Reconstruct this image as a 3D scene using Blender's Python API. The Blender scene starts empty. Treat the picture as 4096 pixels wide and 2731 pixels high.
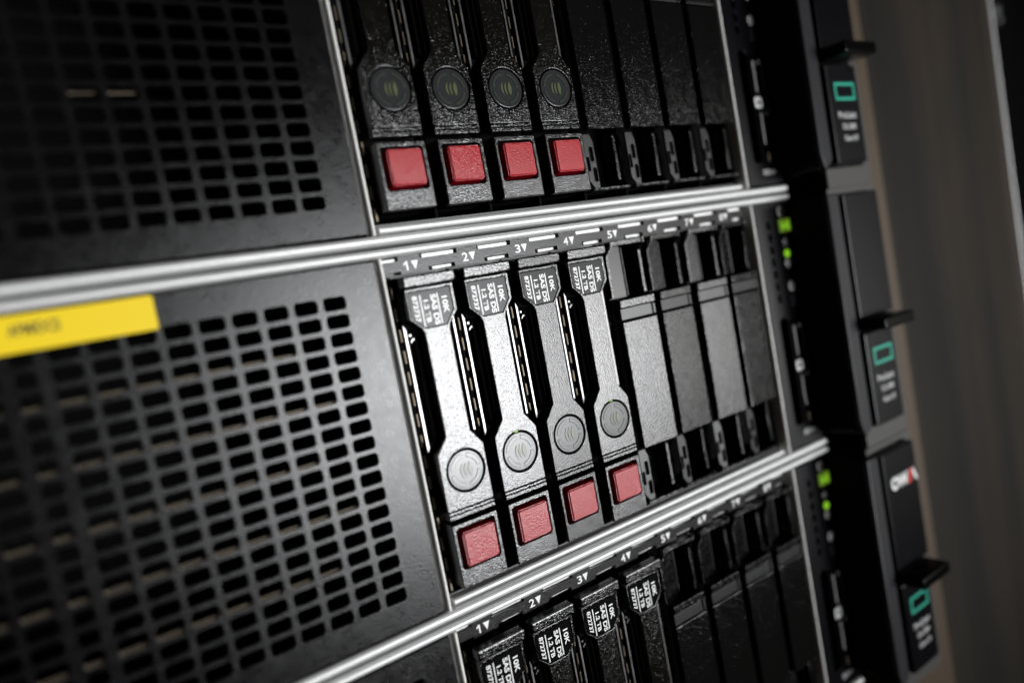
import bpy, bmesh, math, random
from mathutils import Matrix, Vector
random.seed(7)
S = 0.001                                   # everything below is written in millimetres
scene = bpy.context.scene
COL = scene.collection
# ------------------------------------------------------------------ camera
cam_d = bpy.data.cameras.new('camera'); cam = bpy.data.objects.new('camera', cam_d); COL.objects.link(cam)
cam.location = (-61.390*S, -142.450*S, -30.481*S)
cam.rotation_euler = (1.49233, 0.18693, -0.56702)
cam_d.sensor_width = 36.0; cam_d.lens = 23.875
cam_d.clip_start = 0.002; cam_d.clip_end = 20
cam_d.dof.use_dof = True; cam_d.dof.focus_distance = 0.175; cam_d.dof.aperture_fstop = 4.3
scene.camera = cam
# ------------------------------------------------------------------ light
w = bpy.data.worlds.new('World'); scene.world = w; w.use_nodes = True
w.node_tree.nodes['Background'].inputs[0].default_value = (0.95, 0.78, 0.62, 1)
w.node_tree.nodes['Background'].inputs[1].default_value = 0.012
def area(name, loc, target, sx, sy, watts, col, spread=40):
    l = bpy.data.lights.new(name, 'AREA'); l.shape = 'RECTANGLE'; l.size = sx*S; l.size_y = sy*S
    l.energy = watts; l.color = col
    o = bpy.data.objects.new(name, l); COL.objects.link(o); o.location = Vector(loc)*S
    l.spread = math.radians(spread)
    o.rotation_euler = (Vector(loc)-Vector(target)).to_track_quat('Z', 'Y').to_euler()
    return o
area('light_panel', (490, -1000, -165), (38, 0, -28), 760, 480, 1.30, (0.97, 0.985, 1.0), 33)
area('added_fill_light', (1005, -1000, -150), (45, 0, -35), 250, 460, 0.09, (1.0, 0.985, 0.97), 33)  # added soft fill from the right, lifts the gloss on the blanks
vs = scene.view_settings; vs.view_transform = 'Standard'; vs.look = 'None'; vs.gamma = 1; vs.exposure = 0

# ------------------------------------------------------------------ materials
def mat(name, col, rough=0.5, metal=0.0, bump=0.0, scale=2500, spec=0.5, blotch=0.0, emit=None, es=0, rvar=0.0, stretch=None, trans=0.0, coat=0.0):
    m = bpy.data.materials.new(name); m.use_nodes = True
    nt = m.node_tree; b = nt.nodes['Principled BSDF']
    b.inputs['Base Color'].default_value = (*col, 1); b.inputs['Roughness'].default_value = rough
    b.inputs['Metallic'].default_value = metal; b.inputs['Specular IOR Level'].default_value = spec
    b.inputs['Transmission Weight'].default_value = trans; b.inputs['Coat Weight'].default_value = coat
    if emit: b.inputs['Emission Color'].default_value = (*emit, 1); b.inputs['Emission Strength'].default_value = es
    tc = nt.nodes.new('ShaderNodeTexCoord'); mp = nt.nodes.new('ShaderNodeMapping')
    nt.links.new(tc.outputs['Object'], mp.inputs['Vector'])
    if stretch: mp.inputs['Scale'].default_value = stretch
    def noise(sc, det=2, ro=.5):
        n = nt.nodes.new('ShaderNodeTexNoise'); n.inputs['Scale'].default_value = sc; n.inputs['Detail'].default_value = det
        n.inputs['Roughness'].default_value = ro; nt.links.new(mp.outputs[0], n.inputs['Vector']); return n
    if bump:
        n = noise(scale, 2); bp = nt.nodes.new('ShaderNodeBump'); bp.inputs['Strength'].default_value = bump
        bp.inputs['Distance'].default_value = 0.00005
        nt.links.new(n.outputs['Fac'], bp.inputs['Height']); nt.links.new(bp.outputs[0], b.inputs['Normal'])
    if blotch:
        n = noise(260, 4, .65); mx = nt.nodes.new('ShaderNodeMix'); mx.data_type = 'RGBA'
        mx.inputs['A'].default_value = (*[c*(1-blotch) for c in col], 1); mx.inputs['B'].default_value = (*[min(1, c*(1+blotch)) for c in col], 1)
        nt.links.new(n.outputs['Fac'], mx.inputs['Factor']); nt.links.new(mx.outputs['Result'], b.inputs['Base Color'])
    if rvar:
        n = noise(420, 5, .6); mr = nt.nodes.new('ShaderNodeMapRange')
        mr.inputs['From Min'].default_value = .3; mr.inputs['From Max'].default_value = .7
        mr.inputs['To Min'].default_value = max(.03, rough-rvar); mr.inputs['To Max'].default_value = min(1, rough+rvar)
        nt.links.new(n.outputs['Fac'], mr.inputs['Value']); nt.links.new(mr.outputs[0], b.inputs['Roughness'])
    return m
def plastic(name, col, rough, bump=0.0, scale=2500, f0=.05, rvar=0.0, blotch=0.0, dist=.00005, det=2):
    """diffuse base under a short-tailed (Beckmann) gloss, as moulded or powder-coated parts have"""
    m = bpy.data.materials.new(name); m.use_nodes = True; nt = m.node_tree; L = nt.links.new
    nt.nodes.remove(nt.nodes['Principled BSDF']); out = nt.nodes['Material Output']
    df = nt.nodes.new('ShaderNodeBsdfDiffuse'); gl = nt.nodes.new('ShaderNodeBsdfAnisotropic'); gl.distribution = 'BECKMANN'
    mx = nt.nodes.new('ShaderNodeMixShader'); lw = nt.nodes.new('ShaderNodeFresnel')
    lw.inputs['IOR'].default_value = (1+math.sqrt(f0))/(1-math.sqrt(f0))
    df.inputs['Color'].default_value = (*col, 1); gl.inputs['Color'].default_value = (1, 1, 1, 1); gl.inputs['Roughness'].default_value = rough
    L(lw.outputs[0], mx.inputs[0]); L(df.outputs[0], mx.inputs[1]); L(gl.outputs[0], mx.inputs[2]); L(mx.outputs[0], out.inputs['Surface'])
    tc = nt.nodes.new('ShaderNodeTexCoord')
    def noise(sc, det=2, ro=.5):
        n = nt.nodes.new('ShaderNodeTexNoise'); n.inputs['Scale'].default_value = sc; n.inputs['Detail'].default_value = det
        n.inputs['Roughness'].default_value = ro; L(tc.outputs['Object'], n.inputs['Vector']); return n
    if bump:
        n = noise(scale, det); bp = nt.nodes.new('ShaderNodeBump'); bp.inputs['Strength'].default_value = bump; bp.inputs['Distance'].default_value = dist
        L(n.outputs['Fac'], bp.inputs['Height'])
        for q in (df, gl, lw): L(bp.outputs[0], q.inputs['Normal'])
    if rvar:
        n = noise(500, 5, .6); mr = nt.nodes.new('ShaderNodeMapRange'); mr.inputs['From Min'].default_value = .3; mr.inputs['From Max'].default_value = .7
        mr.inputs['To Min'].default_value = rough-rvar; mr.inputs['To Max'].default_value = rough+rvar
        L(n.outputs['Fac'], mr.inputs['Value']); L(mr.outputs[0], gl.inputs['Roughness'])
    if blotch:
        n = noise(300, 4, .65); c = nt.nodes.new('ShaderNodeMix'); c.data_type = 'RGBA'
        c.inputs['A'].default_value = (*[v*(1-blotch) for v in col], 1); c.inputs['B'].default_value = (*[v*(1+blotch) for v in col], 1)
        L(n.outputs['Fac'], c.inputs['Factor']); L(c.outputs['Result'], df.inputs['Color'])
    return m
M = dict(
 latch = plastic('black_textured_plastic', (.004,.0038,.0034), .19, bump=1.0, scale=3000, f0=.066, rvar=.02, dist=.000075, det=1),
 blank = plastic('black_grained_plastic', (.004,.004,.004), .20, bump=1.0, scale=2500, f0=.050, rvar=.02, dist=.00008, det=1),
 latch_greyer = plastic('greyer_textured_plastic', (.006,.0055,.005), .22, bump=1.0, scale=3000, f0=.046, rvar=.015, dist=.00008, det=1),
 latch_smooth = mat('black_smooth_plastic', (.012,.012,.012), .30, rvar=.05),
 matte = plastic('black_matte_plastic', (.004,.004,.004), .36, bump=.5, scale=3000, f0=.035),
 void = mat('black_interior', (.003,.003,.003), .9, spec=.1),
 tag_ = plastic('grey_label_film', (.005,.005,.0055), .24, f0=.013, rvar=.015),
 strip = plastic('grey_strip_paint', (.008,.0075,.007), .28, bump=.8, scale=2800, f0=.026),
 red = plastic('red_plastic', (.36,.002,.009), .24, bump=1.0, scale=2800, f0=.036, dist=.00008),
 panel = plastic('charcoal_powder_coat', (.0045,.0045,.005), .29, bump=1.0, scale=2400, f0=.030, blotch=.25, rvar=.03, dist=.00004),
 zinc = mat('zinc_plated_steel', (.70,.70,.695), .46, metal=.35, bump=.06, scale=3000, rvar=.08),
 upright = mat('pale_zinc_upright', (.86,.85,.82), .5, metal=.15),
 steel = mat('bright_steel', (.20,.197,.195), .30, metal=1, rvar=.04),
 finger = mat('gold_contact_steel', (.13,.105,.07), .45, metal=.6),
 rib = mat('tan_filter_rib', (.075,.055,.032), .5, metal=.3),
 white = mat('white_print', (.88,.88,.87), .34, spec=.6),
 satin = plastic('satin_black_plastic', (.004,.004,.0042), .28, f0=.04, rvar=.04),
 groove = plastic('grey_groove_plastic', (.003,.003,.003), .3, f0=.012),
 disc = plastic('smoky_light_guide', (.030,.031,.033), .24, f0=.040),
 discmark = plastic('pale_light_guide_mark', (.040,.044,.038), .22, f0=.040),
 green_mark = mat('dim_green_drive_symbol', (.05,.06,.035), .26, emit=(.40,.55,.08), es=.055),
 led = mat('green_status_led', (.1,.3,.02), .4, emit=(.36,.85,.03), es=.55),
 led_btn = mat('green_lit_button', (.1,.2,.02), .4, emit=(.12,.21,.015), es=.6),
 yellow = plastic('yellow_label_tape', (.86,.62,.008), .45, f0=.015),
 ink = mat('black_ink', (.12,.10,.01), .6),
 panelink = mat('grey_print', (.5,.5,.5), .5),
 teal = mat('teal_print', (.006,.34,.23), .4, emit=(.01,.6,.4), es=.0),
 ear = plastic('dark_grey_ear_plastic', (.004,.004,.005), .34, bump=.3, f0=.018),
 ear_edge = mat('charcoal_rim_plastic', (.009,.009,.011), .42, spec=.3),
 badge = plastic('black_badge_film', (.002,.002,.002), .32, f0=.015),
 redprint = mat('red_print', (.75,.03,.02), .5),
 flange = mat('galvanised_flange', (.032,.030,.027), .5, metal=.1),
)
def stainless():
    m = mat('brushed_stainless', (.17,.145,.12), .5, metal=.1, spec=.1)
    nt = m.node_tree; b = nt.nodes['Principled BSDF']
    tc = nt.nodes.new('ShaderNodeTexCoord'); mp = nt.nodes.new('ShaderNodeMapping'); mp.inputs['Scale'].default_value = (26, 26, 1.1)
    n = nt.nodes.new('ShaderNodeTexNoise'); n.inputs['Scale'].default_value = 1.0; n.inputs['Detail'].default_value = 3
    n2 = nt.nodes.new('ShaderNodeTexNoise'); n2.inputs['Scale'].default_value = 14; n2.inputs['Detail'].default_value = 2
    nt.links.new(tc.outputs['Object'], mp.inputs[0]); nt.links.new(mp.outputs[0], n.inputs['Vector']); nt.links.new(tc.outputs['Object'], n2.inputs['Vector'])
    r = nt.nodes.new('ShaderNodeValToRGB'); r.color_ramp.elements[0].position = .32; r.color_ramp.elements[1].position = .68
    r.color_ramp.elements[0].color = (.010,.0115,.011,1); r.color_ramp.elements[1].color = (.052,.040,.029,1)  # vertical sheen and blurred reflections painted into the base colour as bands
    mx = nt.nodes.new('ShaderNodeMix'); mx.data_type = 'RGBA'; mx.blend_type = 'MULTIPLY'; mx.inputs['Factor'].default_value = .6
    r2 = nt.nodes.new('ShaderNodeValToRGB'); r2.color_ramp.elements[0].position = .3; r2.color_ramp.elements[1].position = .7
    r2.color_ramp.elements[0].color = (.5,.56,.54,1); r2.color_ramp.elements[1].color = (1,.80,.70,1)
    nt.links.new(n.outputs['Fac'], r.inputs[0]); nt.links.new(n2.outputs['Fac'], r2.inputs[0])
    nt.links.new(r.outputs[0], mx.inputs['A']); nt.links.new(r2.outputs[0], mx.inputs['B'])
    nt.links.new(mx.outputs['Result'], b.inputs['Base Color'])
    return m
M['stainless'] = stainless()
M['post'] = mat('warm_zinc_post', (.050,.030,.012), .5, metal=.2, blotch=.2)
M['cable'] = mat('black_cable_sleeve', (.010,.010,.010), .5)

# ------------------------------------------------------------------ mesh helpers (mm in, metres out)
def finish(name, bm, m, parent=None, smooth=False):
    me = bpy.data.meshes.new(name); bm.to_mesh(me); bm.free()
    return link(name, me, m, parent, smooth)
def link(name, me, m, parent=None, smooth=False):
    me.transform(Matrix.Scale(S, 4)); me.materials.clear(); me.materials.append(M[m])
    if smooth:
        for p in me.polygons: p.use_smooth = True
    o = bpy.data.objects.new(name, me); COL.objects.link(o)
    if parent: o.parent = parent
    return o
def add_box(bm, x0, x1, y0, y1, z0, z1, bev=0.0, seg=2):
    r = bmesh.ops.create_cube(bm, size=1)['verts']
    for v in r: v.co = Vector(((x0+x1)/2+v.co.x*(x1-x0), (y0+y1)/2+v.co.y*(y1-y0), (z0+z1)/2+v.co.z*(z1-z0)))
    if bev:
        es = {e for v in r for e in v.link_edges}
        bmesh.ops.bevel(bm, geom=list(es), offset=bev, segments=seg, affect='EDGES', profile=.5)
def box(name, x0, x1, y0, y1, z0, z1, m, parent=None, bev=0.0, seg=2):
    bm = bmesh.new(); add_box(bm, x0, x1, y0, y1, z0, z1, bev, seg); return finish(name, bm, m, parent)
def boxes(name, lst, m, parent=None, bev=0.0):
    bm = bmesh.new()
    for b in lst: add_box(bm, *b, bev)
    return finish(name, bm, m, parent)
RX = Matrix.Rotation(math.pi/2, 4, 'X')     # curve plane (x, y) -> world (x, z), extrusion -> y
def curve_mesh(cu):
    o = bpy.data.objects.new('tmp', cu); COL.objects.link(o)
    dg = bpy.context.evaluated_depsgraph_get(); dg.update()
    me = bpy.data.meshes.new_from_object(o.evaluated_get(dg)); bpy.data.objects.remove(o)
    bpy.data.curves.remove(cu); return me
def prism(name, loops, y0, y1, m, parent=None, bev=0.0, res=1):
    """flat outline(s) in (x, z), first is the outside, others are holes, thickness from y0 (front) to y1"""
    cu = bpy.data.curves.new(name, 'CURVE'); cu.dimensions = '2D'; cu.fill_mode = 'BOTH'
    for lp in loops:
        sp = cu.splines.new('POLY'); sp.points.add(len(lp)-1); sp.use_cyclic_u = True
        for p, (x, z) in zip(sp.points, lp): p.co = (x, z, 0, 1)
    cu.extrude = max((y1-y0)/2-bev, 1e-4); cu.bevel_depth = bev; cu.offset = -bev; cu.bevel_resolution = res
    me = curve_mesh(cu); me.transform(Matrix.Translation((0, (y0+y1)/2, 0)) @ RX)
    return link(name, me, m, parent)
def rr(x0, x1, z0, z1, r, n=4):
    out = []
    for cx, cz, a0 in ((x1-r, z1-r, 0), (x0+r, z1-r, 90), (x0+r, z0+r, 180), (x1-r, z0+r, 270)):
        for k in range(n+1):
            a = math.radians(a0+90*k/n); out.append((cx+r*math.cos(a), cz+r*math.sin(a)))
    return out
def circ(cx, cz, r, n=48): return [(cx+r*math.cos(2*math.pi*k/n), cz+r*math.sin(2*math.pi*k/n)) for k in range(n)]
def arc_band(cx, cz, r0, r1, a0, a1, n=10):
    o = [(cx+r1*math.cos(math.radians(a0+(a1-a0)*k/n)), cz+r1*math.sin(math.radians(a0+(a1-a0)*k/n))) for k in range(n+1)]
    i = [(cx+r0*math.cos(math.radians(a0+(a1-a0)*k/n)), cz+r0*math.sin(math.radians(a0+(a1-a0)*k/n))) for k in range(n+1)]
    return o+i[::-1]
def text(name, body, x0, x1, z0, z1, y, m, parent=None, turned=False, bold=.02, depth=.03):
    """printed words fitted to a box; turned = reads downwards, letter tops to +x"""
    cu = bpy.data.curves.new(name, 'FONT'); cu.body = body; cu.size = 1; cu.offset = bold; cu.resolution_u = 3
    me = curve_mesh(cu)
    xs = [v.co.x for v in me.vertices]; ys = [v.co.y for v in me.vertices]
    ax, bx, ay, by = min(xs), max(xs), min(ys), max(ys)
    for v in me.vertices:
        u = (v.co.x-ax)/(bx-ax); t = (v.co.y-ay)/(by-ay)
        if turned: v.co = (x0+t*(x1-x0), y, z1-u*(z1-z0))
        else: v.co = (x0+u*(x1-x0), y, z0+t*(z1-z0))
    return link(name, me, m, parent)
def join_polys(name, polys, y, m, parent=None):
    """flat print: filled outlines lying in the plane y"""
    bm = bmesh.new()
    for p in polys: 
        f = bm.faces.new([bm.verts.new((x, y, z)) for x, z in p])
    bmesh.ops.triangulate(bm, faces=bm.faces[:])
    bmesh.ops.recalc_face_normals(bm, faces=bm.faces[:])
    return finish(name, bm, m, parent)
def rod(name, x0, x1, yc, zc, ry, rz, m, parent=None, n=16, vertical=False, back=8):
    """half-round steel hem: round nose towards the front, flat web running back"""
    bm = bmesh.new(); prof = []
    for k in range(n+1):
        a = math.pi*k/n; prof.append((yc-ry*math.sin(a), rz*math.cos(a)))
    prof = [(yc+back, rz)]+prof+[(yc+back, -rz)]
    ends = []
    for e in (x0, x1):
        ends.append([bm.verts.new((zc+d, y, e) if vertical else (e, y, zc+d)) for y, d in prof])
    for k in range(len(prof)):
        j = (k+1) % len(prof); bm.faces.new((ends[0][k], ends[0][j], ends[1][j], ends[1][k]))
    bm.faces.new(ends[0][::-1]); bm.faces.new(ends[1])
    bmesh.ops.recalc_face_normals(bm, faces=bm.faces[:])
    o = finish(name, bm, m, parent)
    for p in o.data.polygons: p.use_smooth = len(p.vertices) == 4 
    o.data.set_sharp_from_angle(angle=math.radians(40))
    return o
def empty(name, loc, label, cat, group=None, rz=0, rx=0):
    o = bpy.data.objects.new(name, None); COL.objects.link(o); o.location = Vector(loc)*S
    o.empty_display_size = .01; o.rotation_euler = (math.radians(rx), 0, math.radians(rz))
    o['label'] = label; o['category'] = cat
    if group: o['group'] = group
    return o
def kids(o): return [c for c in bpy.data.objects if c.parent == o]
def copy_tree(o, parent=None):
    c = o.copy(); COL.objects.link(c); c.parent = parent
    for ch in kids(o): copy_tree(ch, c)
    return c
U = 88.9; P = 15.6
ZS = [0.0, -U, -2*U]                            # upper, middle, lower server

# ------------------------------------------------------------------ servers (chassis and everything fixed to it)
def vent_panel(parent):
    """painted front grille with real rounded holes through 1.6 mm"""
    y0, y1 = 3.0, 4.0
    X1, X0, Z0, Z1 = -4.0, -128.0, -12.6, 69.9
    px, pz = 6.29, 3.941; xa, zt = -14.45, 62.2
    bm = bmesh.new(); cache = {}
    def V(x, z, y):
        k = (round(x, 3), round(z, 3), y)
        if k not in cache: cache[k] = bm.verts.new((x, y, z))
        return cache[k]
    def quad(xa_, xb_, za_, zb_):
        if xb_-xa_ > 1e-4 and zb_-za_ > 1e-4: bm.faces.new((V(xa_, za_, y0), V(xb_, za_, y0), V(xb_, zb_, y0), V(xa_, zb_, y0)))
    xs = [xa-px*k for k in range(18)]
    xr = xa+px/2; xl = xs[-1]-px/2; zt1 = zt+pz/2; zb1 = zt-17*pz-pz/2
    quad(xr, X1, Z0, Z1); quad(X0, xl, Z0, Z1); quad(xl, xr, zt1, Z1); quad(xl, xr, Z0, zb1)
    for k, cx in enumerate(xs):
        hw = 2.58; c = cx
        if k == 9: hw = 1.75
        for r in range(18):
            cz = zt-pz*r; hole = rr(c-hw, c+hw, cz-1.54, cz+1.54, .85, 3)
            cor = [(cx+px/2, cz+pz/2), (cx-px/2, cz+pz/2), (cx-px/2, cz-pz/2), (cx+px/2, cz-pz/2)]
            hf = [V(x, z, y0) for x, z in hole]; hb = [V(x, z, y1) for x, z in hole]; n = len(hf); q = n//4
            for a in range(n): bm.faces.new((hf[a], hf[(a+1) % n], hb[(a+1) % n], hb[a]))
            for ci in range(4):
                cv = V(*cor[ci], y0); seg = [hf[(ci*q+j) % n] for j in range(q)]
                for j in range(q-1): bm.faces.new((cv, seg[j+1], seg[j]))
                nx = V(*cor[(ci+1) % 4], y0)
                bm.faces.new((cv, nx, hf[((ci+1)*q) % n], hf[(ci*q+q-1) % n]))
    # folded right, top and bottom edges
    for (a, b, c_, d) in ((X1, X1, Z0, Z1), (X0, X1, Z1, Z1), (X0, X1, Z0, Z0)):
        bm.faces.new([bm.verts.new(p) for p in ((a, y0, c_), (b, y0, d), (b, y0+5, d), (a, y0+5, c_))])
    bmesh.ops.recalc_face_normals(bm, faces=bm.faces[:])
    return finish('vent_panel', bm, 'panel', parent)

def make_server(idx, label):
    z0 = ZS[idx]
    t = empty('rack_server', (0, 0, z0), label, 'server', 'servers stacked in the rack')
    # open-fronted steel box
    boxes('chassis', [(-129, 147, 9, 300, 70.6, 71.4), (-129, 147, 9, 300, -14.6, -13.8), (-129, -128.2, 9, 300, -13.8, 70.6),
                      (146.2, 147, 9, 300, -13.8, 70.6), (-128.2, 146.2, 80, 81, -13.8, 70.6), (-3.2, -2.6, 6, 80, -13.8, 70.6), (127.3, 127.9, 6, 80, -13.8, 70.6)], 'void', t)
    rod('top_rail', -129, 147.5, 3.6, 71.5, 1.25, 1.02, 'zinc', t)
    rod('bottom_rail', -129, 147.5, 3.6, -14.45, 1.25, 1.12, 'zinc', t)
    rod('bay_sill', -0.6, 125.6, 4.3, -12.15, .9, .82, 'zinc', t, back=5)
    for x in (-2.35, 127.5): rod('mullion', -13.2, 70.3, 3.7, x, 1.2, .58, 'upright', t, vertical=True)
    vp = vent_panel(t)
    if idx != 0:
        for k in range(5): box('rib_or_glint', -127, -17.5 if k in (1, 3) else -23.5, 4.3, 4.8, 52.95-11.85*k-.38, 52.95-11.85*k+.38, 'rib', vp)
    else:
        boxes('rib_or_glint', [(-48.5, -42.5, 4.3, 4.8, 19.2, 19.6), (-55, -50.5, 4.3, 4.8, 19.3, 19.6)], 'rib', vp)  # top server: two small bars modelled in place of glints behind the grille
    # numbered strip over the bays: notched top and bottom edges
    x1 = 124.2; top = [(-1.6, 69.3), (2.4, 69.3), (2.4, 70.45)]; bot = [(x1, 66.2)]
    for i in range(8):
        a = i*P+8.0; b = i*P+18.0
        top += [(a, 70.45), (a, 69.35)]
        if b < x1: top += [(b, 69.35), (b, 70.45)]
    top += [(x1, 69.35)]
    low = []
    for i in range(8):
        low += [(i*P+9.6, 66.2), (i*P+9.6, 67.25), (i*P+16.9 if i < 7 else 123.6, 67.25), (i*P+16.9 if i < 7 else 123.6, 66.2)]
    poly = top+[(x1, 66.2)]+low[::-1]+[(2.6, 66.2), (2.6, 66.9), (-1.6, 66.9)]
    st = prism('number_strip', [poly], 3.7, 4.3, 'strip', t)
    for i in range(8):
        if i == 0: join_polys('bay_numeral', [[(4.2, 66.95), (4.62, 66.95), (4.62, 69.05), (4.2, 69.05)], [(4.2, 69.05), (3.6, 68.55), (3.6, 68.1), (4.2, 68.5)]], 3.67, 'white', st)
        else: text('bay_numeral', str(i+1), i*P+3.6, i*P+(4.75 if i == 0 else 5.2), 66.95, 69.05, 3.67, 'white', st, bold=.015)
        join_polys('bay_arrow', [[(i*P+5.55, 69.0), (i*P+6.4, 66.95), (i*P+7.35, 69.0)]], 3.67, 'white', st)
        if i == 0: box('spring_tab', -1.6, 2.3, 4.7, 6, 69.1, 70.1, 'zinc', st, .2)
        box('spring_tab', i*P+8.9, min(i*P+17.7, 124), 4.7, 6, 69.2, 70.35, 'zinc', st, .2)
        box('spring_tab', i*P+11.2, min(i*P+16.8, 123.6), 4.9, 6, 66.3, 67.15, 'zinc', st, .2)
    # sheet-metal dividers between the bays, with sprung contact fingers along the front edge
    for i in range(9):
        x = i*P if i < 8 else 125.6
        d = box('bay_divider', x-.35, x+.35, 5.6, 78, -10.5, 66, 'void', t)
        if i < 5: boxes('contact_fingers', [(x-.2, x+.2, 5.0, 5.6, z, z+3.0) for z in [-9.8+5.05*k for k in range(15)] if i == 0 or z > 21], 'finger', d)
    box('bay_ceiling', -2, 125.5, 5.9, 78, 65.6, 68.6, 'matte', t)
    box('bay_floor', -2, 125.5, 5.6, 78, -11.6, -10.6, 'matte', t)
    control_panel(t, idx); front_ear(t, idx)
    return t

def control_panel(t, idx):
    y = 3.0
    holes = [rr(133.1, 137.4, -5.5, 31.6, 2.1, 5)]
    slots = [rr(134.1, 135.8, z-1.45, z+1.45, .8, 3) for z in [62.75-4.1*k for k in range(7)]]
    cp = prism('control_panel', [rr(128.6, 147.0, -12.6, 69.9, .5, 2)]+holes+slots, y, y+2, 'ear', t, .15)
    box('usb_port', 133.0, 140.5, y+2.2, y+3, -6, 32, 'void', cp)
    # dark insert with printed guide lines beside the port
    ins = prism('port_insert', [rr(136.9, 145.6, -6.3, 30.6, 2.2, 5)], y-.25, y+.05, 'badge', cp)
    lines = [[(139.55, 18), (140.15, 18), (140.15, 28.2), (139.55, 28.2)], [(139.7, .6), (140.3, .6), (140.3, 10.9), (139.7, 10.9)]]
    lines += [[(144.0, 10.5), (144.5, 10.5), (144.3, 27.0), (143.8, 27.0)], [(142.0, 27.0), (144.3, 27.0), (144.0, 28.3), (142.3, 28.6)], [(142.4, 10.2), (144.4, 10.2), (144.4, 11.2), (142.4, 11.2)]]
    join_polys('port_outline', lines, y-.28, 'panelink', ins)
    prism('port_emblem', [rr(137.9, 141.5, 12.6, 16.3, .7, 3), rr(139.0, 140.4, 13.7, 15.2, .3, 2)], y-.33, y-.26, 'white', ins)
    box('contact', 140.0, 141.0, y-.4, y-.2, -5, -2.2, 'finger', ins)
    text('port_lettering', 'SS\u2190', 136.9, 143.6, -9.4, -7.6, y-.04, 'panelink', cp)
    # buttons, lights and their printed symbols
    def symbol(pts, nm='panel_symbol'): return join_polys(nm, pts, y-.06, 'white', cp)
    up = 0
    pb = prism('power_button', [rr(140.5, 146.2, 59.9, 64.3, .5, 3)], y-.5, y+.05, 'led_btn' if idx else 'ear', cp, .2)
    if idx: join_polys('power_mark', [arc_band(142.2, 62.1, .75, 1.15, 115, 425, 12), [(144.0, 60.6), (145.3, 60.6), (145.3, 63.4), (144.0, 63.4)]], y-.54, 'led', pb)
    symbol([arc_band(142.6, 66.8, 1.15, 1.85, 115, 425, 14), [(142.4, 66.6), (142.8, 66.6), (142.8, 68.7), (142.4, 68.7)]], 'power_symbol')
    star = [(142.6+(1.9 if k % 2 == 0 else .8)*math.cos(k*math.pi/5+.3), 56.5+(1.9 if k % 2 == 0 else .8)*math.sin(k*math.pi/5+.3)) for k in range(10)]
    symbol([star], 'health_symbol')
    prism('status_light', [circ(142.45, 52.6, 1.35, 20)], y-.35, y+.05, 'led' if idx else 'ear', cp, .15)
    symbol([circ(142.5, 49.4, 1.6, 12)], 'network_symbol')
    prism('network_light', [rr(141.9, 143.3, 45.0, 46.8, .3, 2)], y-.25, y+.05, 'badge', cp)
    symbol([circ(142.5, 41.4, 1.75, 16)], 'locator_symbol')
    prism('locator_button', [rr(140.6, 145.9, 34.5, 39.0, .5, 3)], y-.35, y+.05, 'ear_edge', cp, .2)
    symbol([[(141.9, 35), (142.5, 35), (142.5, 38.6), (141.9, 38.6)]], 'button_line')

def front_ear(t, idx):
    # tall moulded housing that stands 15 mm proud of the panel; rounded rim on its near side
    ear = box('ear_housing', 148.2, 175.5, -9.0, 9, -11.5, 69.0, 'badge', t, .6)
    rim = prism('ear_rim', [[(146.3, 69.0), (152.6, 69.0), (152.6, -8.5)]+[(152.6-6.3*(1-math.cos(a)), -8.5-3.4*math.sin(a)) for a in [math.radians(d) for d in (30, 60, 75)]]+[(146.9, -9.0), (146.3, -6.5)]], -12.0, -10.2, 'ear_edge', ear, .55, 2)
    box('ear_wall', 146.6, 148.8, -10.6, 9, -9.5, 69.0, 'void', ear)
    lever = box('release_lever', 155.0, 175.2, -12.0, -7.5, 26.6, 68.4, 'ear', ear, .5)
    tab = prism('pull_tab', [rr(154.8, 172.8, 22.6, 26.4, .8, 3)], -20.0, -8.0, 'badge', ear, .5, 2)
    badge = box('badge_plate', 155.6, 172.8, -12.0, -7.5, -10.6, 21.6, 'ear', ear, .6)
    cz = 12.9
    prism('badge_outline', [[(159.0, cz-2.9), (170.4, cz-2.9), (170.4, cz+2.9), (159.0, cz+2.9)], [(160.0, cz-1.9), (169.4, cz-1.9), (169.4, cz+1.9), (160.0, cz+1.9)]], -12.1, -11.95, 'teal', badge)
    for k, (s_, zc, hh, x0, x1) in enumerate((('ProLiant', 5.2, 2.3, 159.4, 169.6), ('DL380', 1.4, 1.9, 161.0, 168.6), ('Gen10', -2.4, 1.9, 161.0, 168.6))):
        text('badge_lettering', s_, x0, x1, zc-hh/2, zc+hh/2, -12.04, 'panelink', badge)
    # steel flange behind the housing
    prism('ear_flange', [[(152, 70.8), (179.6, 70.8), (179.6, -14.9), (178.4, -17.8), (153.5, -17.8)]], -8.6, -7.6, 'flange', ear)
    if idx == 2:
        text('owner_lettering', 'OW', 158.2, 169.2, 54.6, 59.2, -12.04, 'white', lever, bold=.05)
        join_polys('owner_letter_stroke', [[(168.4, 54.6), (170.2, 54.6), (172.6, 59.2), (170.8, 59.2)]], -12.05, 'redprint', lever)
        join_polys('owner_letter_leg', [[(171.6, 59.2), (172.9, 59.2), (174.9, 54.6), (173.4, 54.6)]], -12.05, 'white', lever)

srv = [make_server(0, 'uppermost server, cut off by the top of the picture, its drive symbols glowing dim green'),
       make_server(1, 'middle server with a yellow label on its grille and brightly lit drive latches'),
       make_server(2, 'lowest server, cut off by the bottom of the picture, its four drives in shadow')]
lab = prism('yellow_label', [rr(-128, -48.9, 63.3, 69.85, .4, 2)], 2.8, 2.97, 'yellow', srv[1])
text('label_lettering', 'APMIDCS', -72.0, -64.2, 66.1, 68.3, 2.77, 'ink', lab, bold=.03)

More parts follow.
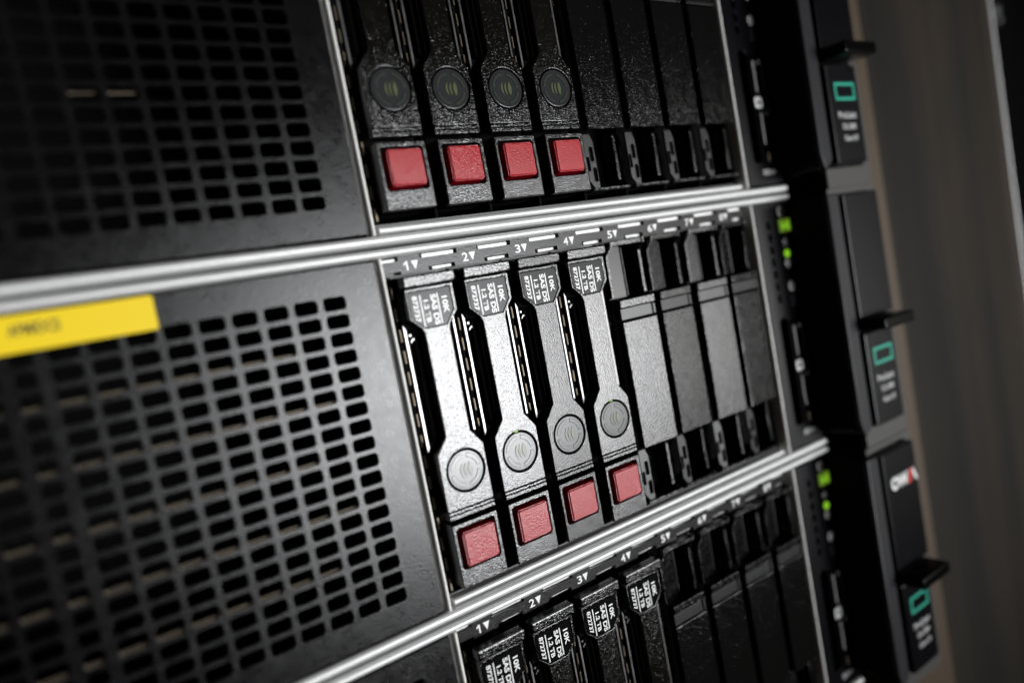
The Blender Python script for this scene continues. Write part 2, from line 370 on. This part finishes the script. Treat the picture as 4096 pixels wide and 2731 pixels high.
# ------------------------------------------------------------------ hot-swap drive
RC = (7.35, 18.5)
def make_drive():
    t = empty('drive_carrier', (0, 0, 0), '', 'drive', None)
    head = [(.9, 62.45), (13.2, 62.45), (13.2, 56.0), (10.75, 53.2), (10.4, 51.9), (10.4, 27.4), (13.2, 23.6), (13.2, 10.0), (.75, 10.0), (.9, 23.6), (3.95, 27.5), (3.95, 51.9), (3.4, 53.2), (.9, 55.6)]
    win = [(1.35, 61.75), (12.35, 61.75), (12.35, 56.2), (9.95, 53.0), (4.3, 53.0), (1.35, 55.8)]
    lv = prism('latch_lever', [head, win, circ(*RC, 5.15)], 0.0, 2.6, 'latch', t, .16, 2)
    box('lever_tab', .6, 14.0, -.75, 2.4, 62.75, 65.4, 'latch', lv, .42, 3)
    boxes('lever_ridge', [(.85, 13.15, -.05, 2.3, 9.15, 9.8)], 'latch', lv, .1)
    boxes('lever_foot', [(.9, 13.2, 0.0, 2.3, 8.0, 8.95)], 'latch', lv, .12)
    # printed tag in the head
    tg = prism('capacity_tag', [[(1.5, 61.6), (12.2, 61.6), (12.2, 56.25), (9.88, 53.15), (4.35, 53.15), (1.5, 55.85)]], .12, .9, 'tag_', lv)
    yt = .09
    text('tag_lettering', '10K', 9.75, 11.2, 55.6, 59.6, yt, 'white', tg, True, .028)
    text('tag_lettering', 'SAS DS', 6.95, 8.35, 53.35, 60.5, yt, 'white', tg, True, .030)
    text('tag_lettering', '1.2 TB', 5.0, 6.25, 54.2, 59.4, yt, 'white', tg, True, .030)
    text('tag_lettering', '872737', 2.35, 3.6, 54.7, 60.7, yt, 'white', tg, True, .028)
    join_polys('tag_rule', [[(8.62, 53.5), (8.92, 53.5), (8.92, 60.6), (8.62, 60.6)], [(4.2, 53.4), (4.5, 53.4), (4.5, 60.7), (4.2, 60.7)]], yt, 'white', tg)
    # round light guide with ring segments and drive symbol
    dsc = prism('light_guide', [circ(*RC, 4.78)], .1, 2, 'disc', lv, .22, 3)
    ring = [arc_band(*RC, 3.15, 4.0, a, a+70) for a in (8, 98, 188, 278)]
    for r_, a in zip(ring, (8, 98, 188, 278)):
        prism('segment_outline', [arc_band(*RC, 3.06, 4.10, a-1.2, a+71.2)], .07, .14, 'groove', dsc)
        prism('ring_segment', [r_], .02, .14, 'discmark', dsc, .03)
    def cres(cx, h, wd, bend):
        L = []; n = 8
        for k in range(n+1):
            s_ = -1+2*k/n; L.append((cx-bend*(1-s_*s_)-wd*(1-s_*s_)*.5, RC[1]+h*s_))
        for k in range(n-1, 0, -1):
            s_ = -1+2*k/n; L.append((cx-bend*(1-s_*s_)+wd*(1-s_*s_)*.5, RC[1]+h*s_))
        return L
    for q_, w_, b_ in ((-.75, .75, .45), (.15, .75, .35), (1.1, 1.27, 0)): prism('symbol_outline', [cres(RC[0]+q_, 1.87, w_, b_)], .07, .13, 'groove', dsc)
    prism('drive_symbol', [cres(RC[0]-.75, 1.75, .55, .45)], .02, .13, 'green_mark', dsc)
    prism('drive_symbol', [cres(RC[0]+.15, 1.75, .55, .35)], .02, .13, 'green_mark', dsc)
    prism('drive_symbol', [cres(RC[0]+1.1, 1.75, 1.05, .0)], .02, .13, 'green_mark', dsc)
    # release housing with its red button in a well
    hz = prism('release_housing', [rr(.85, 13.35, -8.6, 6.9, .45, 3), rr(1.95, 12.15, -4.05, 5.55, .6, 3)], 0, 5.5, 'latch', t, .3, 2)
    box('button_well', 1.2, 12.9, 2.6, 5, -5, 6.2, 'void', hz)
    bm = bmesh.new(); add_box(bm, 2.45, 11.75, -1.15, 3, -3.65, 5.05, .0)
    for v in bm.verts:
        if v.co.y < 0: v.co.x += .35*(1 if v.co.x < 7 else -1); v.co.z += .3*(1 if v.co.z < 0 else -1)
    bmesh.ops.bevel(bm, geom=bm.edges[:], offset=.34, segments=3, affect='EDGES')
    b = finish('release_button', bm, 'red', t)
    # carrier: black body and the two thin bright steel sides that show in the slots
    boxes('carrier_body', [(.9, 13.2, 12, 70, -8, 64), (.75, 13.3, 2.8, 12, 24, 26.5), (.9, 13.2, 3.0, 8, 53.5, 62), (.8, 13.3, 5.6, 12, -8.4, 23.5)], 'void', t)
    boxes('carrier_wall', [(2.4, 4.2, 3.2, 11, 26, 53)], 'void', t)
    prism('steel_side', [[(.12, 24.4), (.62, 25.4), (.62, 53.4), (.12, 54.6)]], 3.0, 3.5, 'steel', t)
    prism('steel_side', [[(12.95, 24.8), (13.4, 24.3), (13.4, 55), (12.95, 55)]], 3.0, 3.5, 'steel', t)
    box('steel_clip', 1.25, 1.75, 3.2, 3.6, 51.8, 52.3, 'steel', t)
    prism('steel_clip', [[(1.5, 50.2), (2.1, 50.9), (2.8, 50.6), (2.8, 50.95), (2.1, 51.3), (1.5, 50.6)]], 3.2, 3.6, 'steel', t)
    return t
def make_blank():
    t = empty('drive_blank', (0, 0, 0), '', 'blank', None)
    box('cover_plate', .35, 13.25, 0, 2.6, 7.6, 43.4, 'blank', t, .25)
    box('upper_step', .5, 13.4, -.1, 3, 47.25, 49.5, 'blank', t, .2)
    box('lower_step', .35, 11.9, .15, 3, 43.9, 47.15, 'matte', t, .15)
    box('step_rib', 12.3, 13.25, .1, 3, 43.9, 47.0, 'matte', t, .15)
    fr = prism('frame', [[(-.2, 50.2), (.55, 50.2), (.75, 61.9), (3.3, 64.5), (13.6, 64.5), (13.6, 65.8), (2.3, 65.8), (2.2, 64.2), (-.1, 61.8)]], 1.9, 4.5, 'blank', t, .1)
    prism('frame_bar', [[(11.75, 50.3), (12.75, 50.3), (12.75, 62.6), (11.75, 62.6)]], 1.9, 6, 'blank', t, .12)
    box('frame_tab', 14.0, 14.9, 1.9, 4, 64.2, 66.0, 'blank', t, .15)
    # ramped finger recess
    bm = bmesh.new()
    vs_ = [bm.verts.new(p) for p in ((.55, 4.0, 50), (7.0, 4.25, 50), (7.0, 4.25, 64.4), (.55, 4.0, 64.4))]; bm.faces.new(vs_)
    vs2 = [bm.verts.new(p) for p in ((7.0, 4.25, 50), (7.0, 9, 50), (7.0, 9, 64.4), (7.0, 4.25, 64.4))]; bm.faces.new(vs2)
    finish('finger_ramp', bm, 'satin', t)
    box('recess_ridge', 8.3, 8.8, 5.2, 6.5, 50, 64, 'matte', t, .15)
    # lower part: slotted side plate, bar and bottom lip
    prism('slotted_plate', [[(-.5, 6.8), (-.5, -5.8), (1.2, -8.2), (2.9, -8.2), (2.9, 4.6), (2.0, 6.8)], rr(1.0, 2.3, -.6, 3.3, .4, 3), rr(1.3, 2.6, -6.2, -2.4, .4, 3), rr(-.3, .6, -3.2, .6, .3, 3)], 2.2, 3.0, 'matte', t, .08)
    prism('frame_bar', [[(9.7, -6.2), (10.7, -6.2), (10.7, 6.4), (9.7, 6.4)]], 1.9, 6, 'blank', t, .12)
    box('bottom_lip', .0, 13.4, 1.6, 5, -8.75, -7.9, 'blank', t, .2)
    boxes('blank_body', [(.6, 13.4, 12, 70, -8, 64)], 'void', t)
    return t
WHERE = ['top server', 'middle server', 'lowest server']
ORD = ['first', 'second', 'third', 'fourth', 'fifth', 'sixth', 'seventh', 'eighth']
LOOK = {0: ['blurred green symbol, nearest the grille', 'green symbol, second from the grille', 'green symbol, third from the grille', 'green symbol, beside the blanks'],
        1: ['bright, nearest the grille', 'bright, second from the grille', 'greyer than its neighbours', 'bright, beside the blanks'],
        2: ['shaded, nearest the grille', 'shaded, second from the grille', 'shaded, third from the grille', 'shaded, beside the blanks']}
TILT_D = {(1, 0): (0, 0), (1, 1): (.2, 0), (1, 2): (.9, 0), (1, 3): (.3, 0)}
TILT_B = {(1, 4): (-1.2, 0), (1, 5): (2.2, 0), (1, 6): (-.8, 0), (1, 7): (3.0, 0)}
d0 = make_drive(); b0 = make_blank(); first = True
for s_ in range(3):
    for i in range(4):
        o = d0 if first else copy_tree(d0); first = False
        rz, rx = TILT_D.get((s_, i), (random.uniform(-.3, .3), random.uniform(-.2, .2)))
        o.location = (i*P*S, 0, ZS[s_]*S); o.rotation_euler = (math.radians(rx), 0, math.radians(rz))
        o['label'] = 'red-buttoned drive, bay %d of %s, %s' % (i+1, WHERE[s_], LOOK[s_][i]); o['group'] = 'drives with red release buttons'
first = True
BL = ['next to the last drive', 'second from the drives', 'third from the drives', 'against the bright upright']
for s_ in range(3):
    for i in range(4, 8):
        o = b0 if first else copy_tree(b0); first = False
        rz, rx = TILT_B.get((s_, i), (random.uniform(-.4, .4), random.uniform(-.3, .3)))
        o.location = (i*P*S, 0, ZS[s_]*S); o.rotation_euler = (math.radians(rx), 0, math.radians(rz))
        o['label'] = 'black filler blank, bay %d of %s, %s' % (i+1, WHERE[s_], BL[i-4]); o['group'] = 'blanks filling the empty drive bays'
# the third drive of the middle server gets a greyer, less glossy plastic
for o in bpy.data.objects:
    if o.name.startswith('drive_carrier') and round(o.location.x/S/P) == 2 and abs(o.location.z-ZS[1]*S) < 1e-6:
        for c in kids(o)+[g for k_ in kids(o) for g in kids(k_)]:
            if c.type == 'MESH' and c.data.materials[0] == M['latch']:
                c.material_slots[0].link = 'OBJECT'; c.material_slots[0].material = M['latch_greyer']
# small lit edge at the top of two light guides in the middle server
for o in [o for o in bpy.data.objects if o.name.startswith('drive_carrier')]:
    i = round(o.location.x/S/P)
    if abs(o.location.z-ZS[1]*S) < 1e-6 and i in (1, 3):
        prism('activity_light', [arc_band(*RC, 4.85, 5.1, 84, 94, 4)], .3, 1, 'led', o)

# ------------------------------------------------------------------ rack and background
t = empty('rack_post', (190, 6, -400), 'warm brown steel rack post seen edge-on behind the server ears', 'rack post')
o = box('post_face', -14, 24, 0, 3, 0, 700, 'post', t, .5); o = box('post_return', 21, 24, 3, 60, 0, 700, 'post', t, .5)
t = empty('cabinet_door', (268, 8, -450), 'tall brushed stainless panel, out of focus, right of the servers', 'metal panel')
box('door_skin', -50, 61, 0, 4, 0, 700, 'stainless', t, .5)
rod('door_edge', 0, 700, 1.5, 62.4, 2.6, 1.4, 'zinc', t, vertical=True, back=3)
o = box('wall', 331, 1500, 60, 64, -600, 900, 'void'); o['kind'] = 'structure'
t = empty('cable_bundle', (345, 20, 120), 'dark knotted cable sleeve hanging in the top right corner', 'cable', None)
random.seed(3)
bm = bmesh.new()
for k in range(9):
    r = bmesh.ops.create_icosphere(bm, subdivisions=2, radius=random.uniform(4, 7))['verts']
    dx, dy, dz = -4+(k % 3)*9+random.uniform(-2, 2), random.uniform(-4, 4), -56+(k//3)*9+(k % 3)*-3
    for v in r: v.co += Vector((dx, dy, dz))
finish('braided_sleeve', bm, 'cable', t, True)
